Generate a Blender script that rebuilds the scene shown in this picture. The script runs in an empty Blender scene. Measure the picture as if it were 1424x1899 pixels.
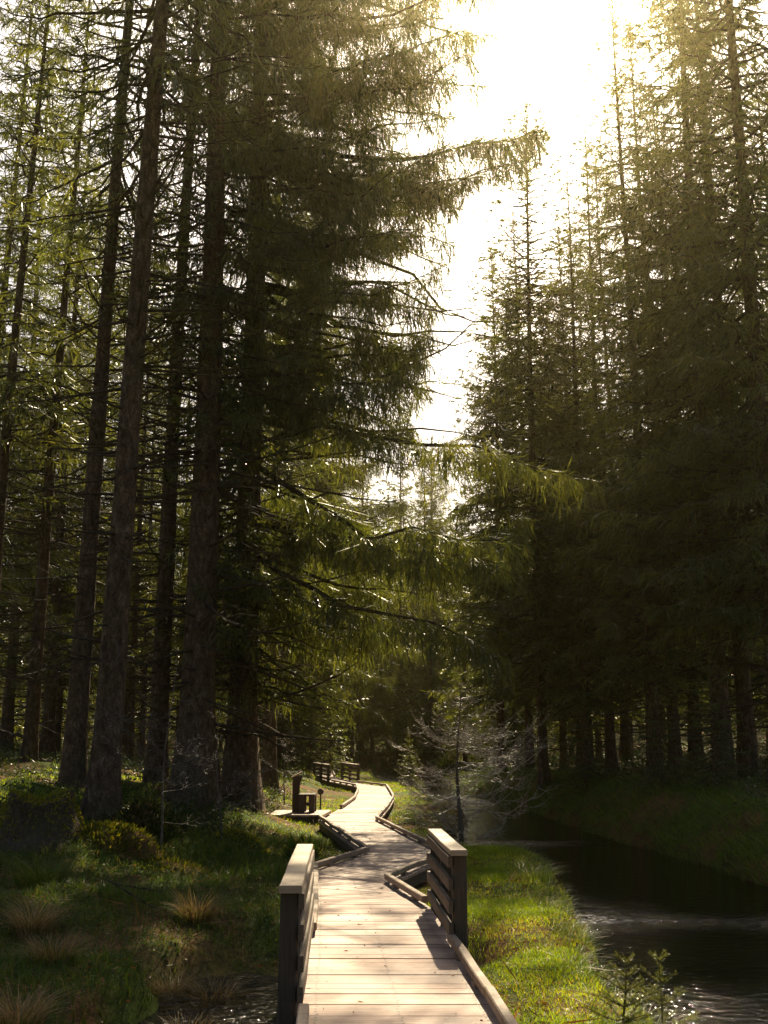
import bpy, math, random
import numpy as np
from mathutils import Vector

# ------------------------------------------------------------------ camera, sky, sun, exposure
S = bpy.context.scene
COL = S.collection
F_PX, CX, CY, HOR, CAM_Z = 2000.0, 712.0, 949.5, 1380.0, 1.70     # photo is 1424 x 1899
PITCH = math.atan((HOR - CY) / F_PX)

cam_d = bpy.data.cameras.new('camera')
cam_d.sensor_fit = 'VERTICAL'; cam_d.sensor_height = 36.0
cam_d.lens = F_PX / 1899.0 * 36.0
cam_d.clip_start = 0.1; cam_d.clip_end = 2000.0
cam = bpy.data.objects.new('camera', cam_d); COL.objects.link(cam)
cam.location = (0, 0, CAM_Z); cam.rotation_euler = (math.pi / 2 + PITCH, 0, 0)
S.camera = cam

SUN_EL, SUN_AZ = math.radians(41.0), math.radians(9.8)          # azimuth from +Y towards +X
SUN_DIR = Vector((math.sin(SUN_AZ) * math.cos(SUN_EL), math.cos(SUN_AZ) * math.cos(SUN_EL), math.sin(SUN_EL)))
W = bpy.data.worlds.new('World'); S.world = W; W.use_nodes = True
nt = W.node_tree; nt.nodes.clear()
sky = nt.nodes.new('ShaderNodeTexSky'); sky.sky_type = 'NISHITA'; sky.sun_disc = False
sky.sun_elevation = SUN_EL; sky.sun_rotation = SUN_AZ
sky.air_density = 1.0; sky.dust_density = 6.0; sky.ozone_density = 1.0
bg = nt.nodes.new('ShaderNodeBackground'); bg.inputs['Strength'].default_value = 0.052
wo = nt.nodes.new('ShaderNodeOutputWorld')
nt.links.new(sky.outputs[0], bg.inputs[0]); nt.links.new(bg.outputs[0], wo.inputs[0])

sun_d = bpy.data.lights.new('sun', 'SUN'); sun_d.energy = 5.0; sun_d.angle = math.radians(0.5)
sun_d.color = (1.0, 0.84, 0.58)
sun = bpy.data.objects.new('sun', sun_d); COL.objects.link(sun)
sun.rotation_euler = (-SUN_DIR).to_track_quat('-Z', 'Y').to_euler(); sun.location = (20, 60, 60)

S.view_settings.view_transform = 'Standard'; S.view_settings.look = 'None'
S.view_settings.exposure = 1.25; S.view_settings.gamma = 1.0; S.view_settings.use_curve_mapping = False
cy = S.cycles
cy.max_bounces = 3; cy.diffuse_bounces = 1; cy.glossy_bounces = 1; cy.transmission_bounces = 2
cy.volume_bounces = 0; cy.transparent_max_bounces = 4
cy.caustics_reflective = False; cy.caustics_refractive = False
cy.use_denoising = True; cy.sample_clamp_indirect = 4.0

R = np.random.default_rng(11)

# ------------------------------------------------------------------ helpers
def ray(px, py):
    x = (px - CX) / F_PX; u = (CY - py) / F_PX
    c, s = math.cos(PITCH), math.sin(PITCH)
    return np.array([x, c - u * s, s + u * c])
def on_z(px, py, z):                       # pixel -> point on the level plane z
    r = ray(px, py); t = (z - CAM_Z) / r[2]
    return np.array([0, 0, CAM_Z]) + r * t
def on_y(px, py, y):                       # pixel -> point at ground distance y
    r = ray(px, py); return np.array([0, 0, CAM_Z]) + r * (y / r[1])

def fx(x, d, z=0.0):                       # flat-camera reading (x, d) -> true ground point
    k = max(d, 6.0); q = on_z(CX + F_PX * x / d, HOR + F_PX * (CAM_Z - z) / k, z)
    return (q[0] * d / k, q[1] * d / k) if d > 0 else (x, d)

def smooth(a, b, x):
    t = np.clip((x - a) / (b - a), 0, 1); return t * t * (3 - 2 * t)
_ph = np.random.default_rng(5)
_W = [(_ph.uniform(0, 2 * math.pi), _ph.uniform(0, 6.28), _ph.uniform(0.75, 1.3)) for _ in range(40)]
def noise2(x, y, f, off=0, n=7):           # cheap band noise, about -1..1
    s = 0
    for k in range(n):
        a, p, m = _W[(k + off) % 40]
        s = s + np.sin((x * math.cos(a) + y * math.sin(a)) * f * m + p)
    return s / math.sqrt(n) / 1.2

class MB:                                   # quad mesh builder (numpy batches)
    def __init__(s): s.v = []; s.f = []; s.m = []; s.t = []; s.n = 0
    def add(s, v, f, mat=0, tint=None):
        v = np.asarray(v, np.float32).reshape(-1, 3); f = np.asarray(f, np.int64).reshape(-1, 4)
        s.v.append(v); s.f.append(f + s.n); s.n += len(v)
        s.m.append(np.full(len(f), mat, np.int32))
        s.t.append(np.full(len(v), 0.5, np.float32) if tint is None else np.asarray(tint, np.float32).reshape(-1))
    def tubes(s, P, Rad, sides=5, mat=0, tint=0.5):   # P (B,n,3), Rad (B,n)
        P = np.asarray(P, float); Rad = np.asarray(Rad, float)
        if P.ndim == 2: P = P[None]; Rad = Rad[None]
        B, n, _ = P.shape
        T = np.gradient(P, axis=1); T /= np.linalg.norm(T, axis=2, keepdims=True) + 1e-9
        ref = np.where(np.abs(T[:, :1, 2:3]) > 0.9, np.array([1., 0, 0]), np.array([0, 0, 1.]))
        U = np.cross(T, np.broadcast_to(ref, T.shape)); U /= np.linalg.norm(U, axis=2, keepdims=True) + 1e-9
        V = np.cross(T, U)
        a = np.arange(sides) * 2 * math.pi / sides
        ring = P[:, :, None] + Rad[:, :, None, None] * (np.cos(a)[:, None] * U[:, :, None] + np.sin(a)[:, None] * V[:, :, None])
        i = np.arange(n - 1)[:, None] * sides; j = np.arange(sides)[None]; j2 = (j + 1) % sides
        q = np.stack([i + j, i + j2, i + sides + j2, i + sides + j], -1).reshape(-1, 4)
        f = (q[None] + (np.arange(B) * n * sides)[:, None, None]).reshape(-1, 4)
        tt = np.broadcast_to(np.asarray(tint, float).reshape(-1, 1), (B, n * sides)) if np.ndim(tint) else np.full((B, n * sides), tint)
        s.add(ring, f, mat, tt)
    def leaves(s, base, tip, width, mat=0, tint=None, mid=0.45):   # diamond leaf / needle twig
        base = np.asarray(base, float); tip = np.asarray(tip, float); B = len(base)
        d = tip - base
        r = R.normal(size=(B, 3)); w = np.cross(d, r); w /= np.linalg.norm(w, axis=1, keepdims=True) + 1e-9
        w *= (np.asarray(width) * 0.5).reshape(-1, 1)
        m = base + d * mid
        v = np.stack([base, m - w, tip, m + w], 1)
        f = np.arange(B * 4).reshape(B, 4)
        t = R.random(B) if tint is None else tint
        s.add(v, f, mat, np.repeat(t, 4))
    def blades(s, base, h, w, az, lean, seg=3, curl=1.6, mat=0, tint=None):  # bent grass blades
        base = np.asarray(base, float); B = len(base)
        u = np.linspace(0, 1, seg + 1)
        dirx, diry = np.cos(az), np.sin(az)
        out = (lean * h)[:, None] * u[None] ** curl
        up = h[:, None] * (u[None] - 0.42 * np.clip(lean, 0, 1.6)[:, None] * u[None] ** 2.2)
        px = base[:, 0:1] + dirx[:, None] * out; py = base[:, 1:2] + diry[:, None] * out; pz = base[:, 2:3] + up
        a2 = az + R.uniform(-1.2, 1.2, B)
        ww = w[:, None] * (1 - u[None] ** 1.5 * 0.9) * 0.5
        ox = -np.sin(a2)[:, None] * ww; oy = np.cos(a2)[:, None] * ww
        v = np.stack([np.stack([px - ox, py - oy, pz], -1), np.stack([px + ox, py + oy, pz], -1)], 2)
        k = np.arange(seg)[:, None] * 2
        q = np.concatenate([k, k + 1, k + 3, k + 2], 1)
        f = (q[None] + (np.arange(B) * 2 * (seg + 1))[:, None, None]).reshape(-1, 4)
        t = R.random(B) if tint is None else tint
        s.add(v, f, mat, np.repeat(t, 2 * (seg + 1)))
    def box(s, c, size, ax=None, mat=0):    # c centre, size full, ax 3x3 rows = axes
        ax = np.eye(3) if ax is None else np.asarray(ax)
        h = np.asarray(size) / 2.0
        k = np.array([[-1, -1, -1], [1, -1, -1], [1, 1, -1], [-1, 1, -1], [-1, -1, 1], [1, -1, 1], [1, 1, 1], [-1, 1, 1]])
        s.add(np.asarray(c) + (k * h) @ ax, [[0, 3, 2, 1], [4, 5, 6, 7], [0, 1, 5, 4], [1, 2, 6, 5], [2, 3, 7, 6], [3, 0, 4, 7]], mat)
    def mesh(s, name, mats, smooth_shade=False):
        v = np.concatenate(s.v); f = np.concatenate(s.f); m = np.concatenate(s.m); t = np.concatenate(s.t)
        me = bpy.data.meshes.new(name)
        me.vertices.add(len(v)); me.vertices.foreach_set('co', v.ravel())
        me.loops.add(f.size); me.loops.foreach_set('vertex_index', f.ravel().astype(np.int32))
        me.polygons.add(len(f)); me.polygons.foreach_set('loop_start', (np.arange(len(f)) * 4).astype(np.int32))
        try: me.polygons.foreach_set('loop_total', np.full(len(f), 4, np.int32))
        except Exception: pass
        me.polygons.foreach_set('material_index', m)
        at = me.attributes.new('tint', 'FLOAT', 'POINT'); at.data.foreach_set('value', t)
        for x in (mats if isinstance(mats, (list, tuple)) else [mats]): me.materials.append(x)
        me.polygons.foreach_set('use_smooth', np.full(len(f), smooth_shade, bool))
        me.update(calc_edges=True)
        return me

def link(name, mesh, parent=None, loc=None, rot=None, scale=None):
    o = bpy.data.objects.new(name, mesh); COL.objects.link(o)
    if parent is not None: o.parent = parent
    if loc is not None: o.location = [float(q) for q in loc]
    if rot is not None: o.rotation_euler = rot
    if scale is not None: o.scale = scale if hasattr(scale, '__len__') else (scale,) * 3
    return o
def tag(o, label=None, cat=None, group=None, kind=None):
    if label: o['label'] = label
    if cat: o['category'] = cat
    if group: o['group'] = group
    if kind: o['kind'] = kind
    return o
def thing(name, label, cat, loc=(0, 0, 0), rz=0.0, group=None, scale=1.0):
    return tag(link(name, None, loc=loc, rot=(0, 0, rz), scale=scale), label, cat, group)

# ------------------------------------------------------------------ materials
class Nodes:
    def __init__(s, name):
        s.m = bpy.data.materials.new(name); s.m.use_nodes = True; s.t = s.m.node_tree; s.t.nodes.clear()
        s.out = s.n('ShaderNodeOutputMaterial')
    def n(s, typ, **kw):
        x = s.t.nodes.new(typ)
        for k, v in kw.items():
            if k.startswith('i_'): x.inputs[k[2:].replace('_', ' ')].default_value = v
            else: setattr(x, k, v)
        return x
    def l(s, a, b): s.t.links.new(a, b)
    def ramp(s, fac, stops):
        r = s.n('ShaderNodeValToRGB'); e = r.color_ramp.elements
        while len(e) < len(stops): e.new(0.5)
        for k, (p, c) in enumerate(stops):
            e[k].position = p; e[k].color = (*c, 1) if len(c) == 3 else c
        s.l(fac, r.inputs[0]); return r.outputs[0]
    def noise(s, scale, detail=4, rough=0.55, vec=None, stretch=None):
        if vec is None: vec = s.n('ShaderNodeTexCoord').outputs['Object']
        if stretch is not None:
            mp = s.n('ShaderNodeMapping'); mp.inputs['Scale'].default_value = stretch; s.l(vec, mp.inputs[0]); vec = mp.outputs[0]
        x = s.n('ShaderNodeTexNoise'); x.inputs['Scale'].default_value = scale
        x.inputs['Detail'].default_value = detail; x.inputs['Roughness'].default_value = rough
        s.l(vec, x.inputs['Vector']); return x.outputs['Fac']
    def mix(s, fac, a, b, blend='MIX'):
        x = s.n('ShaderNodeMix', data_type='RGBA', blend_type=blend)
        if hasattr(fac, 'node'): s.l(fac, x.inputs[0])
        else: x.inputs[0].default_value = fac
        for q, k in ((a, 6), (b, 7)):
            if hasattr(q, 'node'): s.l(q, x.inputs[k])
            else: x.inputs[k].default_value = (*q, 1)
        return x.outputs[2]
    def bump(s, h, strength=0.5, dist=0.02):
        b = s.n('ShaderNodeBump'); b.inputs['Strength'].default_value = strength; b.inputs['Distance'].default_value = dist
        s.l(h, b.inputs['Height']); return b.outputs[0]
    def pbr(s, col, rough=0.8, normal=None, spec=0.3):
        p = s.n('ShaderNodeBsdfPrincipled'); p.inputs['Specular IOR Level'].default_value = spec
        if hasattr(col, 'node'): s.l(col, p.inputs['Base Color'])
        else: p.inputs['Base Color'].default_value = (*col, 1)
        if hasattr(rough, 'node'): s.l(rough, p.inputs['Roughness'])
        else: p.inputs['Roughness'].default_value = rough
        if normal is not None: s.l(normal, p.inputs['Normal'])
        s.l(p.outputs[0], s.out.inputs[0]); return p

def leaf_mat(name, stops, trans=0.45, tcol=(1.25, 1.15, 0.5), rough=0.5, spec=0.25, objvar=0.25):
    N = Nodes(name)
    a = N.n('ShaderNodeAttribute', attribute_name='tint').outputs['Fac']
    oi = N.n('ShaderNodeObjectInfo').outputs['Random']
    c = N.ramp(a, stops)
    v = N.n('ShaderNodeMapRange'); N.l(oi, v.inputs[0]); v.inputs[3].default_value = 1 - objvar; v.inputs[4].default_value = 1 + objvar
    hs = N.n('ShaderNodeHueSaturation'); N.l(v.outputs[0], hs.inputs['Value']); N.l(c, hs.inputs['Color']); c = hs.outputs[0]
    p = N.n('ShaderNodeBsdfPrincipled'); N.l(c, p.inputs['Base Color']); p.inputs['Roughness'].default_value = rough
    p.inputs['Specular IOR Level'].default_value = spec
    t = N.n('ShaderNodeBsdfTranslucent'); N.l(N.mix(1.0, c, tcol, 'MULTIPLY'), t.inputs[0])
    mx = N.n('ShaderNodeMixShader'); mx.inputs[0].default_value = trans
    N.l(p.outputs[0], mx.inputs[1]); N.l(t.outputs[0], mx.inputs[2]); N.l(mx.outputs[0], N.out.inputs[0])
    return N.m

M = {}
M['needle'] = leaf_mat('spruce_needles', [(0, (.035, .052, .02)), (.5, (.07, .092, .034)), (1, (.13, .145, .05))], 0.48, (1.9, 1.6, .45), .36, .5)
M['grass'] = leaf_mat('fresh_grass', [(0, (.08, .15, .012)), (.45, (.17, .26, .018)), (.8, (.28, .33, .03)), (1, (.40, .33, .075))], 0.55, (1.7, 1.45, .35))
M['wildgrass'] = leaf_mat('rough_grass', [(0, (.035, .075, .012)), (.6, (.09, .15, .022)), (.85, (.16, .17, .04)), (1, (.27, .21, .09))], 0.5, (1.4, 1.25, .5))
M['straw'] = leaf_mat('straw_grass', [(0, (.10, .085, .03)), (.5, (.24, .17, .075)), (1, (.42, .30, .16))], 0.4, (1.3, 1.1, .7))
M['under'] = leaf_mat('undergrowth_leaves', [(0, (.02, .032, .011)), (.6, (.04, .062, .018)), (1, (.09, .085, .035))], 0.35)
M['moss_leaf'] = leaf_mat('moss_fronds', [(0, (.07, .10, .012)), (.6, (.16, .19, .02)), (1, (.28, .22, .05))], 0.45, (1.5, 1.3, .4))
M['litter'] = leaf_mat('dry_leaves', [(0, (.10, .05, .02)), (.6, (.22, .11, .045)), (1, (.34, .2, .1))], 0.3, (1.3, 1.0, .6))

def bark(name, c0, c1, c2, scale=9.0, bump=0.9, rough=.92, spec=.15):
    N = Nodes(name)
    n1 = N.noise(scale, 6, .65, stretch=(1, 1, .45)); n2 = N.noise(scale * 3.5, 4, .6, stretch=(1, 1, .6))
    n3 = N.noise(1.1, 3, .6)
    c = N.ramp(n1, [(.32, c0), (.52, c1), (.7, c2)])
    c = N.mix(N.ramp(n2, [(.42, (0, 0, 0)), (.58, (1, 1, 1))]), N.mix(.6, c, c0), c)
    c = N.mix(N.ramp(n3, [(.5, (0, 0, 0)), (.75, (.55, .55, .55))]), c, (.05, .06, .022))
    h = N.mix(.45, n1, n2)
    N.pbr(c, rough, N.bump(h, bump, .035), spec)
    return N.m
M['bark'] = bark('spruce_bark', (.04, .026, .016), (.125, .086, .054), (.25, .185, .12), 10)
M['limb'] = bark('limb_bark', (.03, .022, .015), (.075, .055, .036), (.13, .10, .07), 14, .5)
M['bare'] = bark('silvery_bark', (.26, .21, .15), (.44, .37, .28), (.58, .50, .39), 16, .3, .42, .5)
M['twig'] = bark('sapling_bark', (.07, .055, .04), (.14, .115, .085), (.22, .19, .15), 16, .3, .6, .3)

def wood(name, base, var, dark, grain=(1, 1, 1), rough=.62, spec=.4, gr=.6):
    N = Nodes(name)
    oi = N.n('ShaderNodeObjectInfo').outputs['Random']
    g = N.noise(26, 4, .55, stretch=grain); st = N.noise(1.7, 4, .65)
    geo = N.n('ShaderNodeNewGeometry').outputs['Position']
    blot = N.noise(2.3, 5, .7, vec=geo)
    c = N.mix(oi, base, var)
    c = N.mix(N.ramp(g, [(.3, (gr, gr, gr)), (.62, (0, 0, 0))]), c, dark)
    c = N.mix(N.ramp(blot, [(.5, (0, 0, 0)), (.72, (.55, .55, .55))]), c, dark)
    rr = N.ramp(st, [(.3, (rough - .1,) * 3), (.7, (rough + .15,) * 3)])
    N.pbr(c, rr, N.bump(g, .35, .004), spec)
    return N.m
M['deck'] = wood('deck_wood', (.52, .36, .268), (.28, .195, .148), (.14, .095, .07), (.12, 1.6, 1.6), gr=.6)
M['beam'] = wood('weathered_beam', (.31, .23, .155), (.25, .185, .125), (.10, .075, .055), (.5, .5, .5), .7)
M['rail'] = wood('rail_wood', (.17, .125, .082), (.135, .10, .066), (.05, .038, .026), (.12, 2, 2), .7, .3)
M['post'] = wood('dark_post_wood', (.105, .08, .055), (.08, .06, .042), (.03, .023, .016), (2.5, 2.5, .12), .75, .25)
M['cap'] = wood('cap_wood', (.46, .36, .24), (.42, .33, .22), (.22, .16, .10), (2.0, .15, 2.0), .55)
N = Nodes('screw_steel'); N.pbr((.09, .075, .065), .6, None, .5); M['screw'] = N.m

# forest floor: needle litter, moss and soil
N = Nodes('forest_floor')
geo = N.n('ShaderNodeNewGeometry').outputs['Position']
a = N.noise(.55, 5, .6, vec=geo); b = N.noise(3.5, 6, .7, vec=geo); c_ = N.noise(24, 4, .7, vec=geo)
lit = N.ramp(b, [(.3, (.045, .028, .014)), (.5, (.15, .08, .032)), (.7, (.26, .14, .055))])
mos = N.ramp(b, [(.3, (.025, .045, .008)), (.55, (.075, .11, .015)), (.75, (.15, .17, .025))])
col = N.mix(N.ramp(a, [(.42, (0, 0, 0)), (.56, (1, 1, 1))]), lit, mos)
col = N.mix(N.ramp(c_, [(.35, (.6, .6, .6)), (.6, (0, 0, 0))]), col, (.022, .016, .009))
hsum = N.mix(.5, b, c_)
N.pbr(col, .95, N.bump(hsum, 1.0, .05), .1); M['floor'] = N.m

# stream water: near-black peat water, ripples everywhere, steep chop on the shallow riffles
N = Nodes('peat_water')
geo = N.n('ShaderNodeNewGeometry').outputs['Position']
sep = N.n('ShaderNodeSeparateXYZ'); N.l(geo, sep.inputs[0])
rip = N.noise(10, 3, .55, vec=geo, stretch=(.5, 1, 1)); fine = N.noise(30, 3, .6, vec=geo, stretch=(.6, 1, 1))
at = N.n('ShaderNodeAttribute', attribute_name='tint').outputs['Fac']
big = N.noise(.5, 3, .6, vec=geo, stretch=(.6, 1.0, 1))
b1 = N.n('ShaderNodeBump'); b1.inputs['Distance'].default_value = .07
k1 = N.n('ShaderNodeMapRange'); N.l(at, k1.inputs[0]); k1.inputs[3].default_value = .40; k1.inputs[4].default_value = 1.0
N.l(k1.outputs[0], b1.inputs['Strength']); N.l(rip, b1.inputs['Height'])
b2 = N.n('ShaderNodeBump'); b2.inputs['Distance'].default_value = .018
k2 = N.n('ShaderNodeMapRange'); N.l(at, k2.inputs[0]); k2.inputs[3].default_value = .15; k2.inputs[4].default_value = .6
N.l(k2.outputs[0], b2.inputs['Strength']); N.l(fine, b2.inputs['Height']); N.l(b1.outputs[0], b2.inputs['Normal'])
fo_ = N.noise(16, 5, .75, vec=geo, stretch=(.45, 1, 1))
fa = N.n('ShaderNodeMath', operation='MULTIPLY'); N.l(at, fa.inputs[0]); N.l(fo_, fa.inputs[1])
fm = N.ramp(fa.outputs[0], [(.50, (0, 0, 0)), (.62, (1, 1, 1))])
p = N.pbr(N.mix(fm, (.006, .006, .004), (.5, .5, .47)), N.ramp(fm, [(0, (.035,) * 3), (1, (.5,) * 3)]), b2.outputs[0], .5); p.inputs['IOR'].default_value = 1.33
M['water'] = N.m

# ------------------------------------------------------------------ terrain
ST_L = np.array([(-30, 1.2), (0, 1.7), (5, 1.8), (8.5, 1.92), (10.7, 2.15), (12.9, 2.28), (14.2, 2.34), (16.9, 2.7), (18.3, 2.75), (19.6, 2.3), (20.8, 1.65), (21.8, 1.25),
                 (23.5, 1.25), (25, 1.6), (26.5, 2.0), (30, 2.35), (36, 2.4), (40, 1.8), (46, 1.35), (52, .7), (60, -.3), (66, -.8), (80, -.6), (95, .3), (230, .5)])
ST_R = np.array([(-30, 7), (0, 6.6), (8, 6.4), (16.9, 6.0), (20, 5.8), (24.4, 5.3), (29.3, 5.0), (33.8, 4.8), (38, 4.5), (49, 3.3), (60, 3.2), (70, 3.4), (80, 2.2), (95, .4), (230, .4)])
def _st(a): return np.array([(lambda q: (q[1], q[0]))(fx(x_, d_ if d_ else .01, -.5)) for d_, x_ in a])
ST_L, ST_R = _st(ST_L), _st(ST_R)
# deck stations: left edge, right edge (x, y), read off the photograph on the deck plane z = 0
STA = np.array([[(-.31, 2.0), (1.0, 2.0)], [(-.56, 7.05), (.735, 7.05)], [(-.765, 11.25), (.48, 11.25)], [(-.97, 14.5), (.085, 13.2)],
                [(-.31, 16.75), (1.0, 16.3)], [(-1.48, 24.1), (-.11, 23.9)], [(-1.15, 28.5), (.16, 29.0)], [(-.95, 33.0), (.34, 33.7)],
                [(-.98, 38.6), (.28, 37.6)], [(-1.14, 43.0), (.15, 43.0)], [(-2.4, 48.6), (-1.11, 47.2)], [(-3.74, 56.7), (-2.5, 56.0)],
                [(-4.7, 68.0), (-3.1, 66.0)], [(-4.85, 85.0), (-3.2, 85.0)], [(-4.4, 103.0), (-2.9, 101.0)]])
STA = np.array([[fx(*l_), fx(*r_)] for l_, r_ in STA])
LE, RE = STA[:, 0], STA[:, 1]
def deck_l(y): return np.interp(y, LE[:, 1], LE[:, 0])
def deck_r(y): return np.interp(y, RE[:, 1], RE[:, 0])
def stream_d(x, y):                          # >0 in the stream, metres from the nearer bank
    l = np.interp(y, ST_L[:, 0], ST_L[:, 1]); r = np.interp(y, ST_R[:, 0], ST_R[:, 1])
    w = .10 * noise2(x, y, 2.6, 3) + .06 * noise2(x, y, 7, 9)
    return np.minimum(x - l, r - x) + w
def pool_d(x, y):                            # side ditch under the first bridge
    w = .12 * noise2(x, y, 3.0, 12)
    a = 1 - np.sqrt(((x + 1.32) / .9) ** 2 + ((y - 8.8) / 3.9) ** 2)
    b = 1 - np.sqrt(((x - .1) / 1.35) ** 2 + ((y - 11.3) / 1.7) ** 2)
    return np.maximum(a * .8, b * .7) + w
def ground(x, y):
    x = np.asarray(x, float); y = np.asarray(y, float)
    sd = stream_d(x, y); pd = pool_d(x, y)
    left = smooth(-1.6, -5.2, x) * smooth(9, 19, y) * .70 + np.clip(-x - 5, 0, 14) * .085 * smooth(10, 26, y)
    rr = np.interp(y, ST_R[:, 0], ST_R[:, 1])
    right = smooth(.0, 1.3, x - rr) * .72 + np.clip(x - rr - 1, 0, 12) * .075
    z = -.22 + left * smooth(75, 45, y) + right * smooth(75, 45, y) + smooth(80, 150, y) * 5 + smooth(150, 260, np.hypot(x, y)) * 14
    hum = .07 * noise2(x, y, 1.1, 1) + .05 * noise2(x, y, 2.7, 5) + .03 * noise2(x, y, 6.0, 8)
    dk = np.maximum(deck_l(y) - x, x - deck_r(y))
    z = z + hum * (1 + 1.6 * smooth(-2, -4, x)) * (1 - .6 * smooth(.2, .8, x) * smooth(22, 18, y)) * smooth(-.1, .8, dk)
    z = np.where(dk < .35, np.minimum(z, -.24), z)
    z = z + (-.62 - z) * smooth(-.05, .25, pd)
    bank = smooth(-.2, .2, sd)
    return z + (-.95 - z) * bank
def gz(x, y): return float(ground(np.array([x]), np.array([y]))[0])

xs = np.unique(np.concatenate([np.linspace(-255, -40, 22), np.linspace(-40, -9, 63), np.linspace(-9, 9, 105), np.linspace(9, 40, 63), np.linspace(40, 255, 22)]))
ys = np.unique(np.concatenate([np.linspace(-255, -10, 16), np.linspace(-10, 4, 15), np.linspace(4, 36, 180), np.linspace(36, 110, 90), np.linspace(110, 255, 40)]))
GX, GY = np.meshgrid(xs, ys)
mb = MB(); nx, ny = len(xs), len(ys)
ii = (np.arange(ny - 1)[:, None] * nx + np.arange(nx - 1)[None]).ravel()
gzv = ground(GX, GY)
mb.add(np.stack([GX, GY, gzv], -1), np.stack([ii, ii + 1, ii + nx + 1, ii + nx], -1))
tag(link('ground', mb.mesh('ground', M['floor'], True)), kind='structure')

wx = np.linspace(-3.2, 9.5, 70); wy = np.concatenate([np.linspace(-8, 30, 150), np.linspace(31, 100, 60)])
WX, WY = np.meshgrid(wx, wy)
rif = np.exp(-((WY - 14.6 + .12 * (WX - 3)) / .75) ** 2) * smooth(1.8, 2.4, WX)              # riffle across the stream
rif = np.maximum(rif, .75 * np.exp(-((WY - 25.4 - .25 * (WX - 3)) / .9) ** 2))
rif = np.maximum(rif, .85 * smooth(58, 62, WY)); rif = np.maximum(rif, .8 * np.exp(-((WY - 45) / 3.0) ** 2))
rif = np.maximum(rif, .85 * smooth(11, 8.4, WY + .25 * (WX - 4)))
rif = np.maximum(rif, .8 * smooth(.2, -.6, WX))
rif = np.clip(rif + .12 * noise2(WX, WY, 1.7, 2), .02, 1)
WZ = -.5 + rif * (.012 * noise2(WX, WY, 9, 4) + .008 * noise2(WX, WY, 15, 14)) + .12 * smooth(60, 100, WY) * 0
mb = MB(); nx, ny = len(wx), len(wy)
ii = (np.arange(ny - 1)[:, None] * nx + np.arange(nx - 1)[None]).ravel()
mb.add(np.stack([WX, WY, WZ], -1), np.stack([ii, ii + 1, ii + nx + 1, ii + nx], -1), 0, rif)
tag(link('water', mb.mesh('water', M['water'], True)), kind='structure')

# ------------------------------------------------------------------ boardwalk
board = tag(link('boardwalk', None), 'long zigzag boardwalk of reddish planks winding into the forest', None, None, 'structure')
cl = (LE + RE) / 2
seg = np.linalg.norm(np.diff(cl, axis=0), axis=1); cum = np.concatenate([[0], np.cumsum(seg)])
def station(s):
    return (np.array([np.interp(s, cum, LE[:, k]) for k in (0, 1)]), np.array([np.interp(s, cum, RE[:, k]) for k in (0, 1)]))
PITCH_P, GAP = .158, .007
s = 3.0; count = 0; far = MB()
PL = random.Random(3)
def plank_into(mb, s0, s1, jit=0.0, screws=False):
    l0, r0 = station(s0); l1, r1 = station(s1)
    t, th = jit, .042
    v = [(*l0, t - th), (*r0, t - th), (*r1, t - th), (*l1, t - th), (*l0, t), (*r0, t), (*r1, t), (*l1, t)]
    mb.add(v, [[0, 3, 2, 1], [4, 5, 6, 7], [0, 1, 5, 4], [1, 2, 6, 5], [2, 3, 7, 6], [3, 0, 4, 7]])
    if screws:
        for f in (.09, .5, .91):
            for g in (.25, .75):
                c = (l0 + (r0 - l0) * f) * (1 - g) + (l1 + (r1 - l1) * f) * g
                c = c + np.array([PL.uniform(-.012, .012), 0])
                q = .008
                mb.add([(c[0] - q, c[1] - q, t + .0015), (c[0] + q, c[1] - q, t + .0015), (c[0] + q, c[1] + q, t + .0015), (c[0] - q, c[1] + q, t + .0015)], [[0, 1, 2, 3]], 1)
while s < cum[-1] - .2:
    s1 = s + PITCH_P - GAP * PL.choice([.7, .9, 1.0, 1.2, 1.5, 2.0])
    if count < 300:
        mb = MB(); plank_into(mb, s, s1, PL.uniform(-.004, .004), s < 22)
        link('plank', mb.mesh('plank', [M['deck'], M['screw']]), board)
    else:
        plank_into(far, s, s1, PL.uniform(-.003, .003))
    count += 1; s += PITCH_P
tag(link('far_planks', far.mesh('far_planks', M['deck']), board), kind='stuff')

def beam_mesh(p, q, w, h, mat, up=(0, 0, 1), wob=0.0):
    p = np.array(p, float); q = np.array(q, float); d = q - p; L = np.linalg.norm(d); d /= L
    sd = np.cross(np.array(up), d); sd /= np.linalg.norm(sd); u = np.cross(d, sd)
    n = max(2, int(L / .6) + 1) if wob else 2
    t = np.linspace(0, 1, n)
    P = p + (q - p) * t[:, None]
    if wob: P = P + sd * (R.normal(size=(n, 1)) * wob) + u * (R.normal(size=(n, 1)) * wob)
    b = min(w, h) * .12
    prof = [(-w / 2 + b, -h / 2), (w / 2 - b, -h / 2), (w / 2, -h / 2 + b), (w / 2, h / 2 - b), (w / 2 - b, h / 2), (-w / 2 + b, h / 2), (-w / 2, h / 2 - b), (-w / 2, -h / 2 + b)]
    ring = np.stack([P + sd * a + u * c for a, c in prof], 1)
    mbb = MB(); i = np.arange(n - 1)[:, None] * 8; j = np.arange(8)[None]; j2 = (j + 1) % 8
    f = np.stack([i + j, i + j2, i + 8 + j2, i + 8 + j], -1).reshape(-1, 4).tolist()
    for o in (0, (n - 1) * 8): f += [[o, o + 1, o + 2, o + 3], [o, o + 3, o + 4, o + 7], [o + 4, o + 5, o + 6, o + 7]]
    mbb.add(ring, f)
    return mbb.mesh('beam', mat)

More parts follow.
